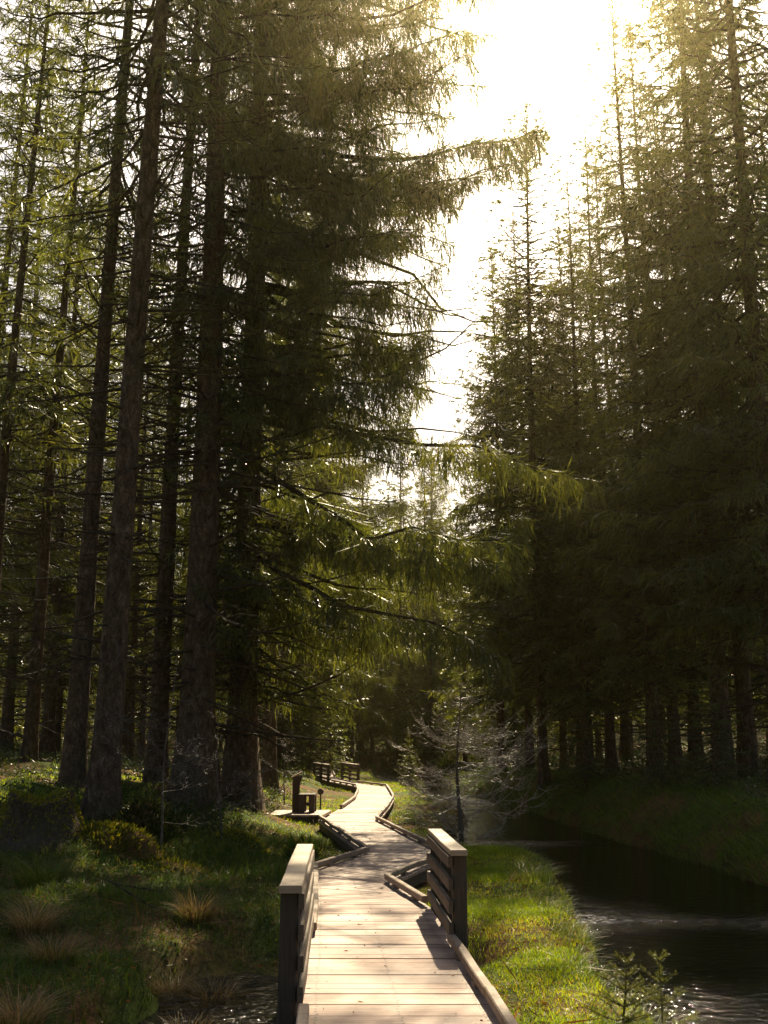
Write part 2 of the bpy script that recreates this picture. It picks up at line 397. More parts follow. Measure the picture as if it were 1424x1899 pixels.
def lerp2(a, b, t): return a + (b - a) * t
k = 0
def kerb(a, b, inset):
    global k
    a = np.array(a); b = np.array(b); d = (b - a) / np.linalg.norm(b - a); nrm = np.array([d[1], -d[0]])
    a2 = a + nrm * inset; b2 = b + nrm * inset
    z = .072 + .003 * (k % 3); k += 1
    o = link('edge_beam', beam_mesh((*a2, z), (*b2, z), .07, .07, M['beam'], wob=.004), board)
    m = max(2, int(np.linalg.norm(b - a) / 1.4))
    for i in range(m):
        c = lerp2(a2, b2, (i + .5) / m)
        link('spacer_block', beam_mesh((*(c - d * .07), .018), (*(c + d * .07), .018), .07, .036, M['beam']), o)
def fascia(a, b, out):
    a = np.array(a); b = np.array(b); d = (b - a) / np.linalg.norm(b - a); nrm = np.array([d[1], -d[0]])
    link('side_beam', beam_mesh((*(a + nrm * out), -.125), (*(b + nrm * out), -.125), .05, .155, M['post']), board)
RZ = .80
RL = [on_z(536, 1644, RZ)[:2], on_z(563, 1566, RZ)[:2]]; RR = [on_z(853, 1577, RZ)[:2], on_z(808, 1538, RZ)[:2]]
RAIL_L = (RL[0][1] + .05, RL[1][1] + .05); RAIL_R = (RR[0][1] + .03, min(RR[1][1], RE[2][1] - .05))
for i in range(len(STA) - 1):
    for side, E, sg in (('l', LE, 1), ('r', RE, -1)):
        a, b = E[i], E[i + 1]
        runs = [(a, b)]
        cut = RAIL_L if side == 'l' else RAIL_R
        if i == 0: runs = [(a, lerp2(a, b, (cut[0] - .1 - a[1]) / (b[1] - a[1])))] if side == 'l' else [(a, b)]
        if i == 1:
            lo, hi = cut
            runs = [(lerp2(a, b, (hi - a[1]) / (b[1] - a[1])), b)] if side == 'l' else [(a, lerp2(a, b, (lo + .05 - a[1]) / (b[1] - a[1])))]
        if i == 5 and side == 'l': runs = [(a, lerp2(a, b, .42)), (lerp2(a, b, .93), b)]
        if i in (10,): runs = []
        for p, q in runs: kerb(p, q, .05 * sg)
        fascia(a, b, .06 * sg)

# side platforms: planks run the other way
def platform(x0, x1, y0, y1, n):
    for i in range(n):
        xa = x0 + (x1 - x0) * i / n; xb = x0 + (x1 - x0) * (i + 1) / n - .01
        mb = MB(); mb.box(((xa + xb) / 2, (y0 + y1) / 2, -.026), (xb - xa, y1 - y0, .042)); link('plank', mb.mesh('plank', [M['deck'], M['screw']]), board)
    for yy in (y0 + .03, y1 - .03):
        link('side_beam', beam_mesh((x0, yy, -.13), (x1, yy, -.13), .05, .15, M['post']), board)
    link('side_beam', beam_mesh((x0 + .03, y0 + .06, -.13), (x0 + .03, y1 - .06, -.13), .05, .15, M['post']), board)
platform(-2.85, -1.40, 27.6, 29.6, 9)
platform(-5.6, -4.1, 59.5, 61.2, 9)
for yy in np.arange(4, 60, 2.6):             # legs under the deck
    for E, o in ((deck_l, .12), (deck_r, -.12)):
        x = float(E(yy)) + o
        link('support_post', beam_mesh((x, yy, -1.0), (x, yy, -.21), .1, .1, M['post'], up=(0, 1, 0)), board)

# ------------------------------------------------------------------ handrails
def handrail(p0, p1, label, n_post=3, H=.80, inner=1, rails=4, cap_w=.15, group=None):
    p0 = np.array(p0, float); p1 = np.array(p1, float)
    d = p1 - p0; L = np.linalg.norm(d); d /= L
    t = thing('handrail', label, 'handrail', (p0[0], p0[1], 0), math.atan2(d[1], d[0]), group)
    for i in range(n_post):
        x = .12 + (L - .24) * i / (n_post - 1)
        link('post', beam_mesh((x, 0, -.75), (x, 0, H - .045), .125, .125, M['post'], up=(0, 1, 0), wob=.002), t)
    for r in range(rails):
        z = .12 + (H - .24) * r / (rails - 1) + .02
        link('rail', beam_mesh((.02, inner * .083, z), (L - .02, inner * .083, z), .038, .10, M['rail'], wob=.002), t)
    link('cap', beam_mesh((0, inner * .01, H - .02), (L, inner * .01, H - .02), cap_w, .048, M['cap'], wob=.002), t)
    return t
handrail(RL[0], RL[1], 'low wooden handrail on the left of the near bridge, its cap sunlit', inner=-1)
handrail(RR[0], RR[1], 'low wooden handrail on the right of the near bridge, casting a shadow on the planks', inner=1)
handrail(fx(-2.45, 47.6), fx(-3.45, 53.0), 'small distant handrail on the left edge where the boardwalk bends', inner=-1)
handrail(fx(-1.13, 48.0), fx(-2.05, 53.0), 'small distant handrail on the right edge where the boardwalk bends', inner=1)

# ------------------------------------------------------------------ platform furniture
def lectern(loc, h, w, rz, label):
    t = thing('lectern', label, 'lectern', loc, rz)
    link('post', beam_mesh((0, 0, -.25), (0, 0, h - .1), w, w * .8, M['post'], up=(0, 1, 0)), t)
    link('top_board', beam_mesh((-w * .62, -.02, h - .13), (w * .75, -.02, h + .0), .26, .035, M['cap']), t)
    link('brace', beam_mesh((w * .3, 0, h - .36), (w * .72, 0, h - .08), .05, .05, M['post']), t)
lectern((*fx(-2.21, 27.0), -.005), 1.0, .19, .1, 'dark wooden reading post with slanting board on the side platform')
lectern((*fx(-4.62, 57.3), -.005), .56, .3, .1, 'low dark wooden post on the far side platform')
t = thing('bench', 'small dark wooden bench on the side platform beside the reading post', 'bench', (*fx(-1.92, 27.0), -.005), 0)
link('seat', beam_mesh((0, -.35, .435), (0, .5, .435), .42, .05, M['post']), t)
for yy in (-.28, .42):
    for sx in (-.13, .13): link('leg', beam_mesh((sx, yy, 0), (sx, yy, .409), .15, .09, M['post'], up=(0, 1, 0)), t)
    link('stretcher', beam_mesh((-.054, yy, .2), (.054, yy, .2), .05, .05, M['post']), t)
t = thing('drum_post', 'slim post with a round dark wooden head beside the bench', 'post', (-1.72, 30.2, gz(-1.72, 30.2)), 0)
zb = -gz(-1.72, 30.2)
link('pole', beam_mesh((0, 0, -.1), (0, 0, zb + .38), .04, .04, M['post'], up=(0, 1, 0)), t)
mb = MB(); mb.tubes(np.array([[0, -.05, zb + .44], [0, -.048, zb + .44], [0, .05, zb + .44], [0, .052, zb + .44]]), np.array([.001, .085, .085, .001]), 14)
link('drum_head', mb.mesh('drum_head', M['post']), t)
t = thing('marker_post', 'thin marker post with a pale top beyond the distant handrails', 'post', (*fx(-3.42, 71.0), -.05), 0)
link('post', beam_mesh((0, 0, -.3), (0, 0, .74), .14, .14, M['post'], up=(0, 1, 0)), t)
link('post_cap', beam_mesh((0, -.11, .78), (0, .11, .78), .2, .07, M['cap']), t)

# ------------------------------------------------------------------ spruces
def tube_trunk(seed, H, r, flare=1.5, lean=(0, 0), sides=16, bend=.1, rings=26):
    g = np.random.default_rng(seed)
    u = np.linspace(0, 1, rings) ** 1.35; z = -0.6 + (H + .6) * u
    zz = np.clip(z, 0, None)
    rad = r * (1 - .93 * (zz / H) ** .9) + r * (flare - 1) * np.exp(-zz / (r * 2.2))
    a, b = g.uniform(0, 6.28, 2)
    P = np.stack([lean[0] * zz + bend * np.sin(zz * .16 + a) * zz / H, lean[1] * zz + bend * np.sin(zz * .13 + b) * zz / H, z], -1)
    ang = np.arange(sides) * 2 * math.pi / sides
    lob = 1 + .16 * np.exp(-zz / (r * 2.5))[:, None] * np.sin(ang * 5 + a)[None] + .03 * g.normal(size=(rings, sides))
    ring = np.stack([P[:, None, 0] + rad[:, None] * lob * np.cos(ang), P[:, None, 1] + rad[:, None] * lob * np.sin(ang), np.broadcast_to(P[:, None, 2], lob.shape)], -1)
    i = np.arange(rings - 1)[:, None] * sides; j = np.arange(sides)[None]; j2 = (j + 1) % sides
    mb = MB(); mb.add(ring, np.stack([i + j, i + j2, i + sides + j2, i + sides + j], -1).reshape(-1, 4))
    def axis(zq): return np.stack([np.interp(zq, z, P[:, 0]), np.interp(zq, z, P[:, 1]), zq], -1), np.interp(zq, z, rad)
    return mb, axis

def dead_limbs(mb, axis, g, z0, z1, n, Lm, sub=5):
    zq = g.uniform(z0, z1, n); az = g.uniform(0, 6.28, n); L = Lm * g.uniform(.3, 1.1, n) * (1 if True else 0)
    p, tr = axis(zq); m = 7; u = np.linspace(0, 1, m)
    dr = np.stack([np.cos(az), np.sin(az), np.zeros(n)], -1)
    sag = g.uniform(-.45, .2, n)
    P = p[:, None] + dr[:, None] * (L[:, None] * u)[..., None]
    P[..., 2] += (L * sag)[:, None] * u ** 1.3 + (.10 * L)[:, None] * u ** 3
    P[..., :2] += np.cumsum(g.normal(size=(n, m, 2)) * .035 * L[:, None, None], 1) * u[None, :, None]
    mb.tubes(P, (.010 + .011 * L)[:, None] * (1 - .8 * u), 4)
    idx = np.repeat(np.arange(n), sub); s = g.uniform(.25, .95, n * sub); k = np.minimum((s * (m - 1)).astype(int), m - 2); fr = s * (m - 1) - k
    b = P[idx, k] * (1 - fr)[:, None] + P[idx, k + 1] * fr[:, None]
    a2 = az[idx] + g.choice([-1, 1], n * sub) * g.uniform(.4, 1.2, n * sub); l2 = L[idx] * g.uniform(.12, .42, n * sub)
    v = np.linspace(0, 1, 4)
    Q = b[:, None] + np.stack([np.cos(a2), np.sin(a2), g.uniform(-.6, .25, n * sub)], -1)[:, None] * (l2[:, None] * v)[..., None]
    Q[:, 1:] += g.normal(size=(n * sub, 3, 3)) * .05 * l2[:, None, None]
    mb.tubes(Q, (.0035 + .004 * l2)[:, None] * (1.15 - .7 * v), 3)

def spruce_crown(seed, axis, H, cb, Rm, n_br, lat, tw, tl, twd, hang=.75, az_gain=None, extra=(), power=.8, thin=1.0, bias=1.15, gaps=()):
    """boughs with side shoots and hanging twigs; returns foliage MB, limb MB"""
    g = np.random.default_rng(seed)
    t = np.sort(g.random(n_br) ** bias); z0 = cb + (H - .5 - cb) * t
    az = np.arange(n_br) * 2.399 + g.uniform(-.5, .5, n_br)
    L = Rm * np.minimum(1, .55 + t * 5) * (1 - t) ** power * g.uniform(.62, 1.12, n_br) + .35
    if az_gain is not None: L = L * az_gain(az, t)
    el = -.36 + .85 * t ** 1.2 + g.uniform(-.2, .2, n_br)
    if len(extra):
        ex = np.array(extra); z0 = np.append(z0, ex[:, 0]); az = np.append(az, ex[:, 1]); L = np.append(L, ex[:, 2]); el = np.append(el, ex[:, 3]); t = np.append(t, (ex[:, 0] - cb) / (H - cb))
    n = len(z0); m = 8; u = np.linspace(0, 1, m)
    p, tr = axis(z0)
    dr = np.stack([np.cos(az), np.sin(az), np.zeros(n)], -1); pr = np.stack([-np.sin(az), np.cos(az), np.zeros(n)], -1)
    curve = g.normal(size=n) * .08
    P = p[:, None] + dr[:, None] * (L[:, None] * u)[..., None] + pr[:, None] * ((curve * L)[:, None] * u ** 2)[..., None]
    P[..., 2] += (L * el)[:, None] * u + (L * g.uniform(-.08, .16, n))[:, None] * u ** 3 - (L * g.uniform(-.04, .12, n))[:, None] * np.sin(u * math.pi)
    P[:, 2:] += np.cumsum(g.normal(size=(n, m - 2, 3)) * .032 * L[:, None, None], 1)
    lm = MB(); lm.tubes(P, (.012 + .0105 * L)[:, None] * (1 - .86 * u), 5)
    fo = MB(); bt = g.normal(size=n) * .16
    # side shoots
    cnt = np.maximum(4, (L / lat * 2 * np.where((np.arange(n) >= n_br) & (np.arange(n) < n_br + 8), 1.7, 1.0)).astype(int)); bi = np.repeat(np.arange(n), cnt); K = len(bi)
    s = .12 + .88 * g.random(K) ** .8
    kk = np.minimum((s * (m - 1)).astype(int), m - 2); fr = s * (m - 1) - kk
    b = P[bi, kk] * (1 - fr)[:, None] + P[bi, kk + 1] * fr[:, None]
    sd = g.choice([-1., 1.], K); fw = g.uniform(.35, 1.0, K)
    ld = pr[bi] * sd[:, None] + dr[bi] * fw[:, None]; ld[:, 2] += g.uniform(-.5, .15, K) - .15 * hang
    ld /= np.linalg.norm(ld, axis=1, keepdims=True)
    ll = np.clip(.33 * L[bi] * (1.08 - s) + .12 + .25 * (bi >= n_br), .15, 1.5) * g.uniform(.5, 1.15, K)
    tip = b + ld * ll[:, None]; tip[:, 2] -= .18 * ll * hang
    def gap_keep(pts):
        k = np.ones(len(pts), bool)
        for o, r in gaps:
            w = pts - np.asarray(o); tt = w @ np.array(SUN_DIR)
            k &= np.linalg.norm(w - tt[:, None] * np.array(SUN_DIR), axis=1) > r
        return k
    if gaps:
        k = gap_keep((b + tip) / 2) | ((bi >= n_br) & (bi < n_br + 5)); bi, s, b, ld, ll, tip = bi[k], s[k], b[k], ld[k], ll[k], tip[k]; K = len(bi)
    tint_l = np.clip(.4 + bt[bi] + g.normal(size=K) * .12, 0, 1)
    fo.leaves(b, tip, np.full(K, twd * .75), 0, tint_l)
    # twigs on the shoots: some boughs full, some nearly bare
    full = np.clip(g.uniform(.25, 1.45, n), 0, 1.2); vig = g.uniform(.35, 1.45, K)
    c2 = np.maximum(1, (ll / tw * thin * full[bi] * np.clip(vig, .5, 1.2)).astype(int)); li = np.repeat(np.arange(K), c2); Q = len(li)
    s2 = g.uniform(.08, 1.02, Q)
    b2 = b[li] + (tip - b)[li] * s2[:, None]
    if gaps:
        k = gap_keep(b2 + [0, 0, -.5 * tl]) | ((bi[li] >= n_br) & (bi[li] < n_br + 5)); li, s2, b2 = li[k], s2[k], b2[k]; Q = len(li)
    hd = ld[li] * (1 - hang) + np.array([0, 0, -1.0]) * hang + g.normal(size=(Q, 3)) * .30
    dry = g.random(Q) < .30                                          # outward pointing ones
    hd[dry] = ld[li][dry] * .8 + g.normal(size=(int(dry.sum()), 3)) * .45
    hd /= np.linalg.norm(hd, axis=1, keepdims=True)
    l3 = tl * g.uniform(.35, 1.25, Q) * np.where(dry, .6, 1) * np.clip(.5 + .22 * L[bi][li], .5, 1.3) * vig[li]
    fo.leaves(b2, b2 + hd * l3[:, None], twd * g.uniform(.55, 1.2, Q), 0, np.clip(tint_l[li] + g.normal(size=Q) * .16 + .12 * s2, 0, 1))
    # tufted bough ends and leader
    ti = np.repeat(np.arange(n), 10); Q = len(ti); s3 = g.uniform(.72, 1.0, Q)
    b3 = P[ti, -2] + (P[ti, -1] - P[ti, -2]) * ((s3 - .72) / .28)[:, None]
    d3 = dr[ti] * .9 + pr[ti] * g.uniform(-.9, .9, Q)[:, None]; d3[:, 2] += g.uniform(-.4, .35, Q); d3 /= np.linalg.norm(d3, axis=1, keepdims=True)
    fo.leaves(b3, b3 + d3 * (tl * g.uniform(.4, .9, Q))[:, None], np.full(Q, twd), 0, np.clip(.6 + bt[ti] + g.normal(size=Q) * .15, 0, 1))
    q = 60; zz = H - g.random(q) ** 2 * 1.6; pp, _ = axis(zz); aa = g.uniform(0, 6.28, q)
    fo.leaves(pp, pp + np.stack([np.cos(aa) * .3, np.sin(aa) * .3, g.uniform(.1, .5, q)], -1) * (.3 + (H - zz) * .5)[:, None], np.full(q, twd))
    return fo, lm

class Spruce:                                 # a prototype: meshes of one tree kind
    def __init__(s, seed, H, r, cb, Rm, n_br, lat, tw, tl, twd, dead=(1.2, 8, 40, 1.8), lean=(0, 0), bend=.15, **kw):
        mb, ax = tube_trunk(seed, H, r, lean=lean, bend=bend)
        s.trunk = mb.mesh('spruce_trunk', M['bark'], True); s.H = H
        fo, lm = spruce_crown(seed + 1, ax, H, cb, Rm, n_br, lat, tw, tl, twd, **kw)
        dead_limbs(lm, ax, np.random.default_rng(seed + 2), *dead)
        s.crown = fo.mesh('spruce_crown', M['needle']); s.limbs = lm.mesh('spruce_limbs', M['limb'])
    def place(s, x, y, rz, label, scale=1.0, group=None, sink=0.0):
        t = thing('spruce_tree', label, 'tree', (x, y, gz(x, y) - sink), rz, group, scale)
        tk = link('trunk', s.trunk, t); tag(link('limbs', s.limbs, tk), kind='stuff'); link('crown', s.crown, t)
        return t
def X(px, y): return (px - CX) / F_PX * y * math.cos(PITCH)

# the great spruce left of the boardwalk, its boughs hanging out to the right
def gain(az, t):
    c = np.cos(az - math.radians(5))
    front = np.clip(np.cos(az - math.radians(-100)), 0, 1)
    return np.where(c > 0, .78 + .34 * c, .78 + .25 * c) * (1 - .25 * front) * np.where((t < .22) & (c > 0), .70, 1.0)
def tip_branch(px, py, y, base, drop):
    q = on_y(px, py, y); dx, dy = q[0] - base[0], q[1] - base[1]; L = math.hypot(dx, dy)
    return q, math.atan2(dy, dx), L
bx, by = X(448, 26.0), 26.0; bz = gz(bx, by)
GAPS = [(on_z(195, 1575, .2), .55), (on_z(300, 1600, .0), .6), (on_z(360, 1625, -.1), .45), (on_z(430, 1555, .1), .5), (on_z(250, 1640, -.1), .4), (on_z(90, 1700, -.1), .35), (on_z(330, 1700, .0), .3),
        (on_z(500, 1600, -.1), .5), (on_z(560, 1530, 0), .5), (on_z(480, 1500, .2), .6), (on_z(660, 1650, 0), .45), (on_z(740, 1690, 0), .5), (on_z(610, 1720, 0), .4), (on_z(700, 1600, 0), .6), (on_z(770, 1575, 0), .5), (on_z(640, 1625, 0), .35), (on_z(690, 1600, 0), .75), (on_z(750, 1625, 0), .6), (on_z(650, 1585, 0), .5), (on_z(600, 1660, 0), .4), (on_z(610, 1800, 0), .5), (on_z(690, 1560, 0), .5), (on_z(650, 1540, 0), .4)]
gg = random.Random(4); SUNNY = []
for yy in np.arange(8.2, 19, .75):
    for f in (.15, .5, .85):
        if gg.random() < (.72 if yy < 13 else .6): SUNNY.append((np.array([deck_l(yy) + (deck_r(yy) - deck_l(yy)) * (f + gg.uniform(-.12, .12)), yy + gg.uniform(-.2, .2), 0]), gg.uniform(.28, .42)))
    for f in (.8, 1.5, 2.1):
        if yy < 17 and gg.random() < .72: SUNNY.append((np.array([f + gg.uniform(-.2, .2), yy, -.15]), gg.uniform(.3, .5)))
GAPS += SUNNY
def local_gaps(x, y, z): return [((q[0] - x, q[1] - y, q[2] - z), r * 1.2) for q, r in GAPS]
extra = []
for px, py, yy, el in ((1040, 800, 24.0, -.24), (1005, 1030, 24.0, -.28), (900, 900, 22.5, -.34), (890, 1100, 23.5, -.36), (940, 965, 24.5, -.22), (985, 190, 25.0, -.05), (860, 640, 23.0, -.1), (905, 60, 25, 0)):
    q, a, L = tip_branch(px, py, yy, (bx, by), 0)
    z0 = q[2] - bz - L * (el + .12)
    extra.append((z0, a, L, el))
ge = random.Random(12)
for i in range(30):
    py = -60 + 860 * (i + ge.random()) / 30; px = ge.uniform(770, 890) + (15 if py < 120 else 0); el = ge.uniform(-.28, .06)
    q, a, L = tip_branch(px, py, ge.uniform(24.0, 29.5), (bx, by), 0)
    extra.append((q[2] - bz - L * (el + .06), a, L, el))
G1 = Spruce(101, 41, .37, 3.0, 5.1, 480, .11, .055, .46, .026, dead=(1.5, 9, 70, 3.2), hang=.86, az_gain=gain, extra=extra, power=.30, bias=1.25, gaps=local_gaps(bx, by, bz))
G1.place(bx, by, 0, 'great spruce with long drooping boughs hanging toward the boardwalk')
g2x = X(362, 24.0)
G2 = Spruce(111, 33, .40, 8.0, 3.6, 170, .14, .07, .40, .036, dead=(1.5, 14, 150, 3.2), hang=.8, az_gain=gain, power=.5, gaps=local_gaps(g2x, 24.0, gz(g2x, 24.0)))
G1.place(X(520, 64), 64, .2, 'second drooping spruce standing behind the great one', .98)
G1.place(X(792, 84), 84, -.3, 'third drooping spruce, farthest back of the three with hanging boughs', .62)
G2.place(X(362, 24.0), 24.0, 0, 'thick dark trunk of a spruce just left of the great drooping one')

# tall bare-stemmed kinds for the left stand
A1 = Spruce(121, 33, .245, 12.5, 2.9, 120, .18, .09, .40, .036, dead=(2.5, 15, 130, 2.2), lean=(.021, 0), hang=.7, power=.5)
A2 = Spruce(131, 30, .23, 8.5, 2.6, 130, .18, .09, .38, .037, dead=(1.5, 12, 130, 2.0), lean=(.008, 0), hang=.7, power=.5)
A3 = Spruce(141, 28, .17, 6.0, 2.3, 110, .19, .10, .38, .042, dead=(1.0, 10, 120, 1.8), hang=.7, power=.6)
# dense kinds for the right stand and the back
B1 = Spruce(151, 30, .26, 4.0, 4.0, 290, .13, .07, .28, .040, dead=(1.0, 8, 90, 2.2), hang=.55, power=.75, bias=1.0)
B2 = Spruce(161, 27, .23, 3.2, 3.3, 270, .13, .07, .28, .040, dead=(1.0, 7, 90, 2.0), hang=.45, power=.8)
B3 = Spruce(171, 29, .22, 5.0, 3.4, 240, .13, .07, .32, .040, dead=(1.0, 9, 110, 2.0), hang=.65, power=.75, bias=1.0)
C1 = Spruce(181, 26, .22, 1.8, 3.9, 200, .27, .15, .45, .085, dead=(.6, 5, 40, 1.8), hang=.55, power=.8)
C2 = Spruce(191, 24, .20, 3.5, 3.5, 180, .27, .15, .45, .085, dead=(.6, 7, 60, 1.8), hang=.6, power=.75)
D1 = Spruce(211, 25.9, .19, 3.2, 3.1, 430, .115, .07, .30, .046, dead=(1.0, 7, 70, 1.2), hang=.55, power=.62, bias=.78, gaps=[((q[0] - X(1006, 38), q[1] - 38, q[2] - gz(X(1006, 38), 38)), .75) for q in (on_z(940, 1750, -.1), on_z(1000, 1690, -.1), on_z(1060, 1830, -.1), on_z(900, 1640, -.1), on_z(980, 1870, -.1), on_z(820, 1780, 0), on_z(1150, 1700, -.4), on_z(620, 1820, 0), on_z(760, 1850, 0), on_z(700, 1730, 0), on_z(700, 1640, 0), on_y(880, 1350, 26.5), on_y(930, 1420, 26.5), on_y(820, 1300, 26.5), on_y(960, 1360, 26.5), on_y(850, 1430, 26.5))] + [((q[0] - X(1006, 38), q[1] - 38, q[2] - gz(X(1006, 38), 38)), r) for q, r in SUNNY])
Y1 = Spruce(201, 6.5, .08, .5, 1.7, 80, .13, .09, .22, .055, dead=(.2, 1, 6, .6), hang=.25, power=.9)

LT = [(A1, 196, 18.5, .15, 'big spruce trunk with flecked grey bark, nearest on the left', 1.0),
      (A2, 292, 25.5, .4, 'dark straight spruce trunk between the flecked trunk and the thick dark one', 1.05),
      (A1, 138, 24.0, -.5, 'dark spruce trunk directly behind and left of the flecked trunk', .98),
      (A2, 56, 31.0, .5, 'slim spruce trunk standing second from the left picture edge', .95),
      (B1, 88, 43, .4, 'leafy spruce filling the gap between the slim trunk and the flecked trunk', 1.0),
      (B2, 150, 52, .9, 'leafy spruce behind the dark trunk left of the flecked one', 1.2),
      (B1, 232, 58, 5.9, 'leafy spruce far behind the flecked trunk', 1.15),
      (B3, 10, 47, 1.4, 'leafy spruce far back at the left picture edge', 1.15),
      (G2, 285, 66, 3.4, 'leafy spruce seen behind the dark straight trunk', .9),
      (B3, -60, 36, 4.4, 'leafy spruce just outside the left picture edge', 1.1),
      (A2, -35, 30.0, .1, 'leaning spruce trunk cut by the left picture edge', .95)]
for pr_, px, yy, rz, lb, sc in LT:
    pr_.place(X(px, yy), yy, rz, lb, sc)
A3.place(X(241, 44), 44, 1.0, 'thin dark spruce stem seen right beside the flecked trunk', .95)
A3.place(X(263, 50), 50, 2.2, 'thinnest dark spruce stem right of the flecked trunk', .9)
A2.place(X(500, 36), 36, 2.0, 'spruce standing in shade behind the great drooping one', 1.0)
A3.place(X(105, 52), 52, 4.0, 'thin spruce stem far behind the second trunk from the left', 1.0)
A3.place(X(330, 58), 58, 3.0, 'thin far spruce stem beside the thick dark trunk', 1.0)

RT = [(D1, 1006, 38, .3, 'slender spruce with its pointed top against the bright sky', 1.0),
      (B2, 1212, 33, 1.2, 'tall dense spruce at the right edge of the sky gap', .98),
      (D1, 930, 48, 2.0, 'pointed spruce close left behind the slender one, its top lower', .95),
      (D1, 982, 54, 3.1, 'spruce hidden behind the slender one, its top showing beside it', 1.14),
      (D1, 1076, 44, 4.0, 'shorter spruce filling the notch right of the slender one', .9),
      (B3, 1132, 40, 2.4, 'dark spruce trunk left of the tall dense spruce across the stream', .88),
      (B2, 1090, 37, 4.0, 'shaded spruce on the far bank behind the bare tree', .82),
      (B2, 1045, 52, 5.0, 'dark spruce behind the bare tree deep in the right stand', .8),
      (B3, 1250, 36, .7, 'spruce trunk close beside the tall dense spruce on the right', .95),
      (B3, 1342, 30.0, 3.9, 'very tall spruce rising out of the picture at the right', 1.12),
      (B3, 1386, 31.5, 5.2, 'spruce between the tallest right spruce and the right picture edge', 1.1),
      (B1, 1450, 27, 2.0, 'spruce cut by the right picture edge', 1.1),
      (B2, 1290, 42, 1.7, 'spruce behind the tallest right spruce', 1.05),
      (B2, 1380, 44, 2.9, 'spruce far back near the right picture edge', 1.1),
      (B3, 1160, 48, .1, 'spruce deep behind the tall dense one', 1.0)]
for pr_, px, yy, rz, lb, sc in RT:
    pr_.place(X(px, yy), yy, rz, lb, sc)

# the forest closing the view
gr = random.Random(8)
def far_tree(px, yy, sc, kind=None, grp='', lb=''):
    (kind or gr.choice([C1, C2, C2])).place(X(px, yy), yy, gr.uniform(0, 6.28), lb, sc, grp)
for yy, step, x0, x1, hmax in ((66, 120, -120, 420, .9), (85, 110, -150, 480, .9), (105, 52, -150, 1560, 1.0), (128, 46, -160, 1580, 1.05)):
    px = x0
    while px < x1:
        sc = hmax * gr.uniform(.78, 1.08)
        if 780 < px < 960: sc = min(sc, .78)
        far_tree(px + gr.uniform(-18, 18), yy + gr.uniform(-6, 8), sc, None, 'spruces of the back rows', 'background spruce in the dim rows closing the forest')
        px += step * gr.uniform(.7, 1.3)
for px, yy, sc in ((520, 60, 1.0), (575, 75, 1.0), (455, 50, .95), (1110, 62, 1.0), (1230, 58, 1.05), (1345, 60, 1.1), (1440, 55, 1.1), (1010, 70, .95), (1500, 40, 1.1), (1060, 85, 1.0), (1170, 78, 1.05), (1280, 82, 1.05), (1400, 78, 1.1)):
    far_tree(px, yy, sc, None, 'spruces of the middle rows', 'shaded middle-distance spruce standing among the trunks')
for px, yy, sc in ((800, 76, .68), (862, 70, .66), (925, 66, .7), (965, 84, .85), (765, 92, .8), (840, 92, .8), (900, 98, .82), (955, 62, .6), (720, 104, 1.0), (600, 84, 1.0)):
    far_tree(px, yy, sc, C1, 'dark spruces beyond the far pool', 'dark spruce beyond the far pool under the lowest strip of sky')
for px, yy, sc in ((598, 90, 1.25), (742, 99, 1.25), (806, 96, 1.12), (668, 104, 1.3), (560, 98, 1.3)):
    far_tree(px, yy, sc, C1, 'tall dark spruces over the boardwalk end', 'tall dark spruce over the far end of the boardwalk')
far_tree(690, 92, .9, C2, None, 'spruce with flared trunk at the far end of the boardwalk')
far_tree(652, 97, .95, C2, None, 'spruce with arching roots where the boardwalk vanishes')
for i, (px, yy, sc, lb) in enumerate([(612, 66, .85, 'sunlit young spruce left of the far boardwalk end'), (575, 58, .7, 'small young spruce in the clearing left of the distant handrails'),
                      (735, 84, .8, 'young spruce by the far water'), (760, 58, .5, 'small young spruce above the far pool'), (540, 70, .95, 'young spruce in front of the dim back rows on the left'),
                      (1320, 26, .5, 'little spruce in shade on the right bank'), (1085, 33, .45, 'little spruce at the foot of the right trunks'), (1225, 27, .42, 'tiny spruce on the bank between right trunks')]):
    Y1.place(X(px, yy), yy, i * 1.3, lb, sc)

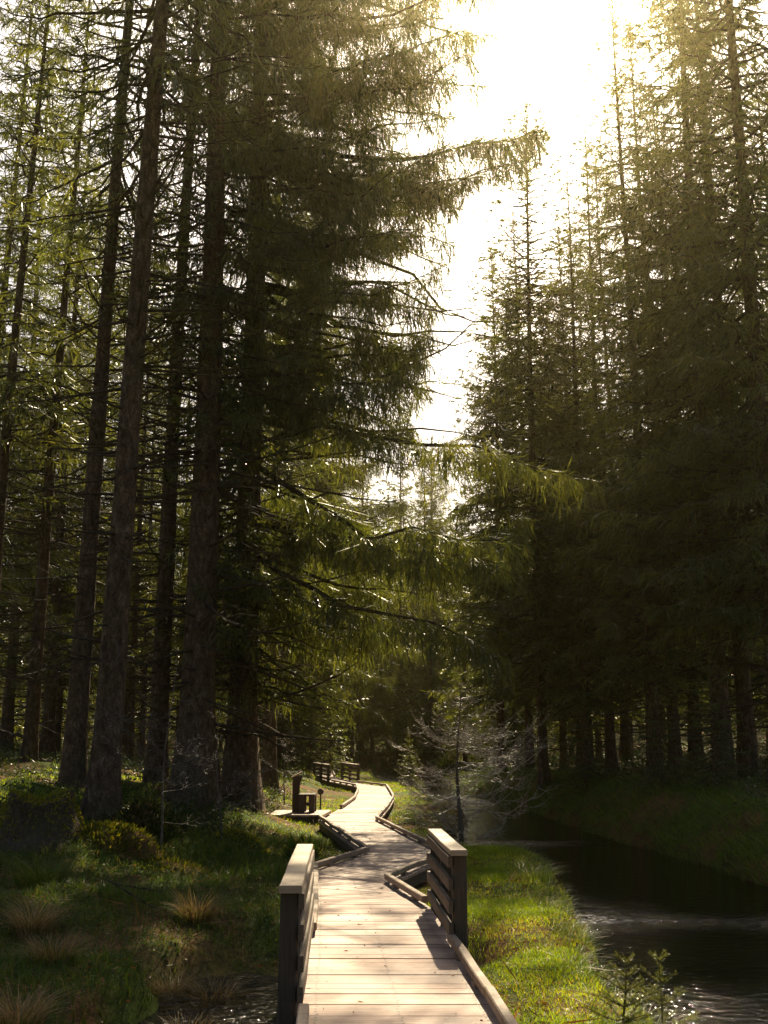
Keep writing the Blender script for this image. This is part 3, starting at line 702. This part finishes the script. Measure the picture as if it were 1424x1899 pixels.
# ------------------------------------------------------------------ bare bank tree, saplings
def bare_tree(seed, H, spread, n_main, r0, lean=(0, 0), depth=2, side=0.0, mat='twig'):
    g = np.random.default_rng(seed); tr = MB(); m = 12; u = np.linspace(0, 1, m)
    P = np.stack([lean[0] * H * u + .05 * np.sin(u * 7 + 1) * H * .25, lean[1] * H * u + .04 * np.sin(u * 6) * H * .2, -.2 + (H + .2) * u], -1)
    tr.tubes(P, r0 * (1 - .88 * u), 9)
    tw = MB()
    s = g.uniform(.10, .98, n_main) ; az = np.arange(n_main) * 2.4 + g.normal(size=n_main) * .3
    k = np.minimum((s * (m - 1)).astype(int), m - 2); fr = s * (m - 1) - k
    b = P[k] * (1 - fr)[:, None] + P[k + 1] * fr[:, None]
    L = spread * (np.sin(np.clip(s * .85 + .22, 0, 1) * math.pi) ** .7 + .12) * g.uniform(.55, 1.1, n_main) * (1 + side * np.cos(az))
    lvl = (b, az, L, g.uniform(-.05, .45, n_main), r0 * .28 * (1 - .6 * s))
    for d in range(depth + 1):
        b, az, L, el, rr = lvl; n = len(b); q = 7 if d < 2 else 4; v = np.linspace(0, 1, q)
        dr = np.stack([np.cos(az), np.sin(az), el], -1)
        Q = b[:, None] + dr[:, None] * (L[:, None] * v)[..., None]
        Q[:, 1:] += np.cumsum(g.normal(size=(n, q - 1, 3)) * .038 * L[:, None, None], 1)
        Q[..., 2] += (L * .16)[:, None] * (v ** 2 - .8 * np.sin(v * 3.14))
        tw.tubes(Q, rr[:, None] * (1 - .75 * v), 4 if d < 2 else 3)
        if d == depth: break
        c = 9 if d == 0 else 6
        i = np.repeat(np.arange(n), c); s = g.uniform(.2, 1.0, n * c); kk = np.minimum((s * (q - 1)).astype(int), q - 2); f = s * (q - 1) - kk
        nb = Q[i, kk] * (1 - f)[:, None] + Q[i, kk + 1] * f[:, None]
        lvl = (nb, az[i] + g.choice([-1, 1], n * c) * g.uniform(.3, 1.1, n * c), L[i] * g.uniform(.22, .5, n * c) * (1.15 - .5 * s), el[i] + g.normal(size=n * c) * .3, np.maximum(rr[i] * .5, .0045))
    return tr.mesh('bare_trunk', M['twig'], True), tw.mesh('bare_twigs', M[mat], True)
def place_bare(px, yy, args, label, rz=0.0):
    yy = yy * 1.05; x = X(px, yy); t = thing('bare_tree', label, 'tree', (x, yy, gz(x, yy)), rz)
    a, b = bare_tree(*args); link('trunk', a, t); link('twig_crown', b, t)
place_bare(849, 25.3, (31, 4.2, 1.55, 84, .065, (.01, 0), 2, .25, 'bare'), 'leafless silvery tree on the bank behind the right handrail')
place_bare(300, 16.0, (32, 2.9, 1.25, 13, .022, (.05, 0)), 'thin leafless sapling in front of the dark left trunks')
place_bare(415, 18.0, (33, 2.3, 1.0, 11, .02, (-.06, 0)), 'leafless sapling leaning below the great spruce')
place_bare(527, 29.0, (34, 1.9, .7, 12, .022, (.03, 0)), 'little leafless sapling left of the bench platform')
place_bare(470, 24.0, (35, 2.0, .8, 10, .018, (.1, 0)), 'twiggy leafless sapling on the mossy ground left of the boardwalk', 2.0)
place_bare(745, 62.0, (36, 2.6, 1.2, 12, .03, (.0, 0)), 'small leafless shrub beside the far pool')

# ------------------------------------------------------------------ stump, mossy mounds, fallen wood
def mound(name, label, x, y, r, h, mat_leaf, n=900, leaf=.05, squash=1.0, cat='moss', ground_mat='floor', seed=0):
    g = np.random.default_rng(seed + 50); t = thing(name, label, cat, (x, y, gz(x, y)), 0)
    mb = MB(); na, nr = 22, 8
    aa = np.linspace(0, 2 * math.pi, na, endpoint=False); uu = np.linspace(0, 1, nr)
    A, U = np.meshgrid(aa, uu)
    bump = 1 + .16 * np.sin(A * 3 + seed) + .10 * np.sin(A * 5 + 2 * seed)
    rad = r * U * bump; Z = h * np.cos(U * math.pi / 2) ** .8 * (1 + .12 * np.sin(A * 2 + seed * 2) * U) - .25 * U ** 3
    V = np.stack([rad * np.cos(A) * squash, rad * np.sin(A), Z], -1)
    i = np.arange(nr - 1)[:, None] * na; j = np.arange(na)[None]; j2 = (j + 1) % na
    mb.add(V, np.stack([i + j, i + j2, i + na + j2, i + na + j], -1).reshape(-1, 4))
    link('mound_body', mb.mesh('mound_body', M[ground_mat], True), t)
    lf = MB(); u = np.sqrt(g.random(n)); a = g.uniform(0, 6.28, n); rr = r * u * (1 + .16 * np.sin(a * 3 + seed) + .10 * np.sin(a * 5 + 2 * seed))
    b = np.stack([rr * np.cos(a) * squash, rr * np.sin(a), h * np.cos(u * math.pi / 2) ** .8 * (1 + .12 * np.sin(a * 2 + seed * 2) * u) - .25 * u ** 3], -1)
    d = np.stack([np.cos(a) * u, np.sin(a) * u, np.full(n, .8)], -1) + g.normal(size=(n, 3)) * .5
    lf.leaves(b, b + d * leaf * g.uniform(.5, 1.5, n)[:, None], leaf * .45 * g.uniform(.6, 1.4, n))
    link('moss_cover', lf.mesh('moss_cover', mat_leaf), t)
    return t
p = on_z(195, 1585, .1)
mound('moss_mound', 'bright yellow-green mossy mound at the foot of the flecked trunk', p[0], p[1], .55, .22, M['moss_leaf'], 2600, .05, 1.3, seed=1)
p = on_z(430, 1560, .05); mound('moss_mound', 'brownish mossy hummock lit by sun left of the boardwalk bend', p[0], p[1], .6, .2, M['moss_leaf'], 1800, .05, seed=2)
p = on_z(300, 1600, 0); mound('moss_mound', 'low sunlit mossy hummock between the bright mound and the boardwalk', p[0], p[1], .65, .12, M['moss_leaf'], 1500, .05, 1.4, seed=3)
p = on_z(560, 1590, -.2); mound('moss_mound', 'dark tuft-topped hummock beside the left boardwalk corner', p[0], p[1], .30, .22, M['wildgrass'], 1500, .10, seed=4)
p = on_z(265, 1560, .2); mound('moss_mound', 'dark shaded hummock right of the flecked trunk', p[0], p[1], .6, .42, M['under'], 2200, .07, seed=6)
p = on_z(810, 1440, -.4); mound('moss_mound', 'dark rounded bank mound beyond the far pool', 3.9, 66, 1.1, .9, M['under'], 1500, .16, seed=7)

sp_ = on_y(75, 1490, 16.5)
st = thing('tree_stump', 'broad mossy tree stump in the dark left of the flecked trunk', 'stump', (sp_[0], 16.5, gz(sp_[0], 16.5)), 0)
g = np.random.default_rng(77); na = 20; aa = np.arange(na) * 2 * math.pi / na
zz = np.array([-.2, 0, .12, .28, .45, .58]); rr_ = np.array([.95, .76, .60, .50, .46, .44])
ring = np.stack([rr_[:, None] * (1 + .10 * np.sin(aa * 5) * np.exp(-zz[:, None] * 3) + .03 * g.normal(size=(6, na))) * np.cos(aa), rr_[:, None] * (1 + .08 * np.sin(aa * 4)) * np.sin(aa), np.broadcast_to(zz[:, None], (6, na)) + .03 * g.normal(size=(6, na)) + .10 * np.sin(aa * 2 + 1) * (zz[:, None] > .4)], -1)
mb = MB(); i = np.arange(5)[:, None] * na; j = np.arange(na)[None]; j2 = (j + 1) % na
mb.add(ring, np.stack([i + j, i + j2, i + na + j2, i + na + j], -1).reshape(-1, 4)); link('stump_body', mb.mesh('stump_body', M['limb'], True), st)
mb = MB(); top = np.concatenate([ring[-1], [[0, 0, .57]]]); mb.add(top, [[k_, (k_ + 1) % na, na, na] if False else [k_, (k_ + 1) % na, (k_ + 2) % na, na] for k_ in range(0, na, 2)])
link('cut_face', mb.mesh('cut_face', M['limb']), st)
lf = MB(); n = 3000; u = np.sqrt(g.random(n)); a = g.uniform(0, 6.28, n); u = u * 1.6; b = np.stack([.46 * u * np.cos(a), .46 * u * np.sin(a), np.where(u < 1, .60 + .10 * np.sin(a * 2 + 1) * u, .60 - 1.0 * (u - 1)) + .02 * g.normal(size=n)], -1)
lf.leaves(b, b + np.stack([np.cos(a) * .3, np.sin(a) * .3, g.uniform(.1, 1, n)], -1) * .05, np.full(n, .025)); link('moss_cover', lf.mesh('moss_cover', M['moss_leaf']), st)

def pole(p, q, r, label, name='fallen_branch', cat='branch', mat='limb'):
    p = np.array(p, float); q = np.array(q, float); u = np.linspace(0, 1, 9)
    P = (q - p) * u[:, None] + np.random.default_rng(int(r * 1e4)).normal(size=(9, 3)) * r * .5
    mb = MB(); mb.tubes(P, r * (1 - .5 * u), 7)
    d = q - p; L = np.linalg.norm(d); n = 6; s = R.uniform(.3, .95, n); b = d * s[:, None]; dd = d / L + R.normal(size=(n, 3)) * .6
    T = b[:, None] + dd[:, None] * (np.linspace(0, 1, 4) * L * .18)[None, :, None]
    mb.tubes(T, np.full((n, 1), r * .35) * (1.1 - np.linspace(0, 1, 4)), 4)
    tag(link(name, mb.mesh(name, M[mat], True), loc=p), label, cat)
a = on_y(65, 1370, 36); pole((a[0], 36, gz(a[0], 36) - .1), on_y(108, 1235, 36.3), .10, 'dead trunk leaning low between the left trunks', 'leaning_trunk', 'trunk', 'bark')
a = on_z(215, 1668, -.05); b = on_z(300, 1672, -.05); pole((*a[:2], gz(*a[:2]) + .12), (*b[:2], gz(*b[:2]) + .16), .012, 'thin dead branch lying in the left grass')
a = on_z(195, 1690, -.1); b = on_z(285, 1700, -.1); pole((*a[:2], gz(*a[:2]) + .16), (*b[:2], gz(*b[:2]) + .05), .010, 'thin bent dead stick below the other stick in the left grass')
a = on_z(0, 1352, 1.2) if False else on_y(-20, 1350, 22); b = on_y(40, 1366, 22); pole(a, b, .05, 'sunlit broken branch at the left picture edge')

# ------------------------------------------------------------------ ground cover
def scatter(n, x0, x1, y0, y1, g, pow_y=1.0):
    return g.uniform(x0, x1, n), y0 + (y1 - y0) * g.random(n) ** pow_y
def off_deck(x, y, m=.03): return (x < deck_l(y) - m) | (x > deck_r(y) + m)
def land(x, y, lim=-.48): return ground(x, y) > lim

g = np.random.default_rng(21)
# bright grass of the right bank
x, y = scatter(175000, .3, 3.4, 5.5, 21.5, g, 1.35)
k_ = off_deck(x, y) & (x > deck_r(y)) & land(x, y); x, y = x[k_], y[k_]
pat = noise2(x, y, 1.9, 17); pat2 = noise2(x, y, 4.5, 22)
k_ = (g.random(len(x)) < .72 + .35 * pat); x, y, pat, pat2 = x[k_], y[k_], pat[k_], pat2[k_]
n = len(x); h = (.03 + .03 * g.random(n) + .10 * np.clip(pat2 - .1, 0, 1) ** 1.5 * g.random(n)) * (1 + .5 * np.clip(pat, 0, 1))
tint = np.clip(.44 + .22 * g.normal(size=n) - .13 * np.clip(pat, -1.2, .5) + .16 * (noise2(x, y, 2.4, 30) > .75), 0, 1)
mb = MB(); mb.blades(np.stack([x, y, ground(x, y) - .005], -1), h, g.uniform(.0035, .007, n) * (1 + y / 30), g.uniform(0, 6.28, n), g.uniform(.2, 1.1, n), 2, tint=tint)
tag(link('bank_grass', mb.mesh('bank_grass', M['grass'])), 'short bright green grass on the sunny bank right of the boardwalk', 'grass', None, 'stuff')

# rough grass of the left marsh
x, y = scatter(120000, -6.5, -.3, 5.5, 24, g, 1.3)
k_ = off_deck(x, y) & (x < deck_l(y)) & land(x, y) & (np.abs(x) < 1.0 + y * .40); x, y = x[k_], y[k_]
pat = noise2(x, y, 1.5, 27); k_ = g.random(len(x)) < .85 + .3 * pat; x, y, pat = x[k_], y[k_], pat[k_]
n = len(x); h = (.05 + .10 * g.random(n)) * (1 + .9 * np.clip(noise2(x, y, 2.2, 33), 0, 1))
mb = MB(); mb.blades(np.stack([x, y, ground(x, y) - .01], -1), h, g.uniform(.005, .011, n) * (1 + y / 40), g.uniform(0, 6.28, n), g.uniform(.2, 1.2, n), 2, tint=np.clip(.4 + .25 * g.normal(size=n) + .12 * pat, 0, 1))
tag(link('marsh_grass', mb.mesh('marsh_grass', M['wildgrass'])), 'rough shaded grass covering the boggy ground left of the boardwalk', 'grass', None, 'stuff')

# grass further along both sides of the boardwalk
x, y = scatter(170000, -9, 4.5, 20, 75, g, 1.6)
k_ = off_deck(x, y) & land(x, y); x, y = x[k_], y[k_]
pat = noise2(x, y, .9, 36); k_ = g.random(len(x)) < .30 + .7 * pat; x, y = x[k_], y[k_]; n = len(x)
mb = MB(); mb.blades(np.stack([x, y, ground(x, y) - .01], -1), (.03 + .09 * g.random(n) ** 1.6) * (1 + y / 90), g.uniform(.006, .011, n) * (1 + y / 40), g.uniform(0, 6.28, n), g.uniform(.2, 1.0, n), 2, tint=np.clip(.35 + .28 * g.normal(size=n), 0, 1))
tag(link('clearing_grass', mb.mesh('clearing_grass', M['grass'])), 'mossy grass along the winding far boardwalk', 'grass', None, 'stuff')

# ragged long grass along the near bank edge
n = 7000; y = 6 + 15 * g.random(n) ** 1.2; x = np.interp(y, ST_L[:, 0], ST_L[:, 1]) - .05 - .40 * g.random(n) ** 1.3; k_ = (x > deck_r(y) + .1) & (g.random(n) < .55 + .5 * noise2(x, y, 3.1, 19)) & land(x, y, -.55); x, y = x[k_], y[k_]; n = len(x)
mb = MB(); mb.blades(np.stack([x, y, ground(x, y) - .01], -1), g.uniform(.08, .26, n), g.uniform(.004, .008, n), g.normal(size=n) * 1.0, g.uniform(.4, 1.5, n), 4, tint=np.clip(.5 + .3 * g.normal(size=n), 0, 1))
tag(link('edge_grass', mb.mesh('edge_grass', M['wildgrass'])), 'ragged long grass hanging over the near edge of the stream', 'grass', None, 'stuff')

# long drooping grass over the far stream bank
n = 21000; y = 10 + 42 * g.random(n) ** 1.2; rr_ = np.interp(y, ST_R[:, 0], ST_R[:, 1]); x = rr_ + g.random(n) ** 1.5 * 2.6 - .1
az = math.pi + g.normal(size=n) * .7
mb = MB(); mb.blades(np.stack([x, y, ground(x, y) - .01], -1), g.uniform(.15, .42, n), g.uniform(.010, .02, n), az, g.uniform(.5, 1.5, n), 3, tint=np.clip(.4 + .22 * g.normal(size=n), 0, 1))
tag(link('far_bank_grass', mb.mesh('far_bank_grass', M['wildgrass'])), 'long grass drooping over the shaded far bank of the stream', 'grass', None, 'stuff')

# dim undergrowth below the trees
def under(n, x0, x1, y0, y1, cond, size, label, name, mat):
    x, y = scatter(n, x0, x1, y0, y1, g, 1.2); k_ = cond(x, y) & off_deck(x, y, .3) & land(x, y, -.4); x, y = x[k_], y[k_]
    pat = noise2(x, y, 1.0, 5) + .5 * noise2(x, y, 2.6, 13); k_ = pat > -.1; x, y, pat = x[k_], y[k_], pat[k_]; n = len(x)
    hgt = g.random(n) ** 1.3 * np.clip(.18 + .5 * pat, .08, .8)
    b = np.stack([x, y, ground(x, y) + hgt], -1); d = g.normal(size=(n, 3)) * [1, 1, .7] + [0, 0, .4]
    d /= np.linalg.norm(d, axis=1, keepdims=True)
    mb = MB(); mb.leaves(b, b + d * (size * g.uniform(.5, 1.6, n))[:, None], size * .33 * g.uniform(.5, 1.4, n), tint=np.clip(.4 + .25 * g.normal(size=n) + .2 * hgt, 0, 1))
    tag(link(name, mb.mesh(name, mat)), label, 'undergrowth', None, 'stuff')
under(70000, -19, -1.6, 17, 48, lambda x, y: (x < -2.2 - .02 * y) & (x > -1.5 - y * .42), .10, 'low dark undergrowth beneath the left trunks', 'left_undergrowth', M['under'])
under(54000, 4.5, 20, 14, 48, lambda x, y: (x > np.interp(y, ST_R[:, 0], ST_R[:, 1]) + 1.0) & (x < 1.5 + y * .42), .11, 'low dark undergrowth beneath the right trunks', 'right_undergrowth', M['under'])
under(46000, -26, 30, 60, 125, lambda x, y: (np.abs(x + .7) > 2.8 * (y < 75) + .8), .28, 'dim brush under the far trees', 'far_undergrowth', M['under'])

# dry leaves and needles scattered on the ground and a few on the planks
x, y = scatter(26000, -5, 3.2, 6, 40, g, 1.5); k_ = off_deck(x, y) & land(x, y); x, y = x[k_], y[k_]; n = len(x)
b = np.stack([x, y, ground(x, y) + .012], -1); d = g.normal(size=(n, 3)) * [1, 1, .25]
mb = MB(); mb.leaves(b, b + d * .035, np.full(n, .022))
tag(link('leaf_litter', mb.mesh('leaf_litter', M['litter'])), 'brown leaf and needle litter between the grass', 'leaf litter', None, 'stuff')
x, y = scatter(5000, -7, 4.5, 7, 40, g, 1.3); k_ = off_deck(x, y, .1) & land(x, y, -.4); x, y = x[k_], y[k_]; n = len(x)
b = np.stack([x, y, ground(x, y) + .02], -1); d = g.normal(size=(n, 3)) * [1, 1, .22]; d /= np.linalg.norm(d, axis=1, keepdims=True)
mb = MB(); mb.leaves(b, b + d * g.uniform(.1, .5, n)[:, None], g.uniform(.006, .014, n), mid=.3)
tag(link('twig_litter', mb.mesh('twig_litter', M['litter'])), 'thin dead twigs strewn over the forest floor', 'twigs', None, 'stuff')
s_ = g.uniform(4, 24, 150); f_ = np.where(g.random(150) < .6, g.beta(.6, .6, 150), g.random(150)); bb = []
for a, f in zip(s_, f_):
    l, r_ = station(a); q = l + (r_ - l) * (.05 + .9 * f); bb.append((q[0], q[1], .006))
b = np.array(bb); d = g.normal(size=(150, 3)) * [1, 1, .06]; d /= np.linalg.norm(d, axis=1, keepdims=True)
mb = MB(); mb.leaves(b, b + d * g.uniform(.015, .07, 150)[:, None], g.uniform(.006, .014, 150))
tag(link('deck_litter', mb.mesh('deck_litter', M['litter'])), 'scattered bits of bark and needles on the planks', 'leaf litter', None, 'stuff')

# straw tussocks
def tussock(px, py, zpl, h, n, label, mat='straw', spread=.16, droop=1.1):
    p = on_z(px, py, zpl); x, y = p[0], p[1]
    g = np.random.default_rng(int(px * 7 + py)); t = thing('grass_tussock', label, 'grass tussock', (x, y, gz(x, y)), 0)
    az = g.uniform(0, 6.28, n); r = spread * np.sqrt(g.random(n))
    mb = MB(); mb.blades(np.stack([r * np.cos(az), r * np.sin(az), np.full(n, -.02)], -1), h * g.uniform(.5, 1.2, n), g.uniform(.004, .009, n), az + g.normal(size=n) * .5, droop * g.uniform(.3, 1.2, n), 5, curl=1.9, tint=np.clip(.5 + .28 * g.normal(size=n), 0, 1))
    link('blades', mb.mesh('tussock_blades', M[mat]), t)
    m2 = MB(); k_ = n // 3; a2 = g.uniform(0, 6.28, k_); r2 = spread * np.sqrt(g.random(k_)) * 1.2
    m2.blades(np.stack([r2 * np.cos(a2), r2 * np.sin(a2), np.full(k_, -.02)], -1), h * .7 * g.uniform(.5, 1.1, k_), g.uniform(.005, .010, k_), a2, g.uniform(.2, .9, k_), 3)
    link('green_shoots', m2.mesh('tussock_shoots', M['wildgrass']), t)
for a in [(362, 1722, -.2, .42, 420, 'straw tussock nearest the ditch, highest of the right-hand pair'), (318, 1772, -.2, .38, 420, 'straw tussock left of and below the one by the ditch'),
          (395, 1790, -.25, .36, 300, 'drooping straw tussock on the very edge of the ditch'), (60, 1745, -.2, .45, 520, 'large straw tussock near the left picture edge'),
          (95, 1800, -.2, .38, 360, 'straw tussock just below the large one at the left edge'), (35, 1895, -.2, .36, 420, 'pale straw tussock in the bottom left picture corner'),
          (280, 1880, -.2, .36, 460, 'straw tussock at the bottom edge left of the ditch'), (350, 1848, -.25, .30, 240, 'small straw tussock with green tips above the bottom ditch corner'),
          (128, 1690, -.15, .30, 260, 'small orange straw tussock in the shaded left grass'), (215, 1660, -.1, .34, 300, 'dark green tussock with seed stems in the middle left grass', 'wildgrass'),
          (75, 1668, -.1, .5, 420, 'tall tangled tussock below the stump', 'wildgrass', .3), (1100, 1770, -.3, .34, 260, 'dark reedy tussock at the water edge above the small spruces', 'wildgrass', .12),
          (985, 1640, -.25, .36, 300, 'dark tussock on the tip of the sunny bank', 'wildgrass', .3), (680, 1455, -.2, .6, 240, 'yellow tussock behind the distant right handrail', 'grass', .5),
          (1030, 1650, -.3, .30, 160, 'straw tussock overhanging the stream at the bank tip')]:
    tussock(*a)
def reeds(px, py, h, n, label, az0, sp):
    p = on_z(px, py, -.35); g = np.random.default_rng(int(px)); t = thing('dry_reeds', label, 'reeds', (p[0], p[1], gz(p[0], p[1])), 0)
    mb = MB(); a = az0 + g.normal(size=n) * sp; mb.blades(np.stack([g.normal(size=n) * .07, g.normal(size=n) * .1, np.zeros(n)], -1), h * g.uniform(.5, 1.1, n), g.uniform(.004, .008, n), a, g.uniform(.5, 1.5, n), 5)
    link('stems', mb.mesh('reed_stems', M['straw']), t)
reeds(1105, 1790, .36, 34, 'pale dry reeds leaning over the water above the small spruces', 0.1, .5)
reeds(1190, 1860, .42, 46, 'pale dry reeds behind the small spruces at the stream edge', .2, .7)
reeds(405, 1885, .28, 18, 'few pale dry reeds in the ditch at the bottom', .6, .6)
reeds(955, 1660, .34, 30, 'dry reeds hanging from the bank tip into the stream', .1, .4)
reeds(760, 1660, .3, 40, 'dry reeds in the gap between the boardwalk corner and the right handrail', 1.2, .9)

# two young spruces at the bottom right, needles one by one
def seedling(px, py_top, py_bot, yd, seed, label):
    g = np.random.default_rng(seed); a = on_y(px, py_top, yd); x = a[0]; z0 = gz(x, yd); H = a[2] - z0
    t = thing('spruce_seedling', label, 'sapling', (x, yd, z0), 0)
    stm = MB(); ndl = MB(); u = np.linspace(0, 1, 6)
    P0 = np.stack([.02 * np.sin(u * 3 + seed), .02 * np.cos(u * 2), -.05 + (H + .05) * u], -1); br = [(P0, .009)]
    for w, n in ((.22, 5), (.42, 5), (.62, 5), (.80, 4), (.97, 4)):
        for i in range(n):
            az = i * 6.28 / n + w * 9 + g.normal() * .25; L = (.06 + .30 * (1.02 - w)) * g.uniform(.75, 1.15)
            b = np.array([np.interp(w, u, P0[:, k]) for k in range(3)]); el = .25 + .55 * w
            Q = b + np.stack([np.cos(az) * L * u, np.sin(az) * L * u, L * el * u ** 1.3], -1); br.append((Q, .005))
            for sgn in (-1, 1):
                if L > .16:
                    b2 = Q[3]; a2 = az + sgn * .75; br.append((b2 + np.stack([np.cos(a2) * L * .45 * u, np.sin(a2) * L * .45 * u, L * .2 * u], -1), .0035))
    for Q, r in br:
        stm.tubes(Q, r * (1 - .6 * u), 5)
        Ln = np.linalg.norm(Q[-1] - Q[0]); n = int(Ln * 620) + 25; s = g.random(n); k = np.minimum((s * 5).astype(int), 4); f = s * 5 - k
        b = Q[k] * (1 - f)[:, None] + Q[k + 1] * f[:, None]; ax_ = (Q[-1] - Q[0]) / Ln
        d = g.normal(size=(n, 3)); d -= (d @ ax_)[:, None] * ax_; d /= np.linalg.norm(d, axis=1, keepdims=True); d = d + ax_ * .75
        ndl.leaves(b, b + d * g.uniform(.012, .022, n)[:, None], np.full(n, .0028))
    link('stem', stm.mesh('seedling_stem', M['limb']), t); link('needles', ndl.mesh('seedling_needles', M['needle']), t)
seedling(1155, 1782, 1899, 7.9, 5, 'young spruce sapling at the bottom, left one of the pair')
seedling(1218, 1775, 1899, 8.1, 6, 'young spruce sapling at the bottom, right one of the pair')

# ------------------------------------------------------------------ haze
mb = MB(); mb.box((0, 0, 20.5), (522, 522, 48))
hz = link('haze', mb.mesh('haze', [])); tag(hz, 'thin warm haze hanging in the forest air', 'haze', None, 'stuff')
hm = bpy.data.materials.new('haze'); hm.use_nodes = True; ht = hm.node_tree; ht.nodes.clear()
ho = ht.nodes.new('ShaderNodeOutputMaterial'); hv = ht.nodes.new('ShaderNodeVolumePrincipled')
hv.inputs['Color'].default_value = (1.0, .85, .42, 1); hv.inputs['Density'].default_value = .00038; hv.inputs['Anisotropy'].default_value = .9
ht.links.new(hv.outputs[0], ho.inputs['Volume']); hz.data.materials.append(hm)
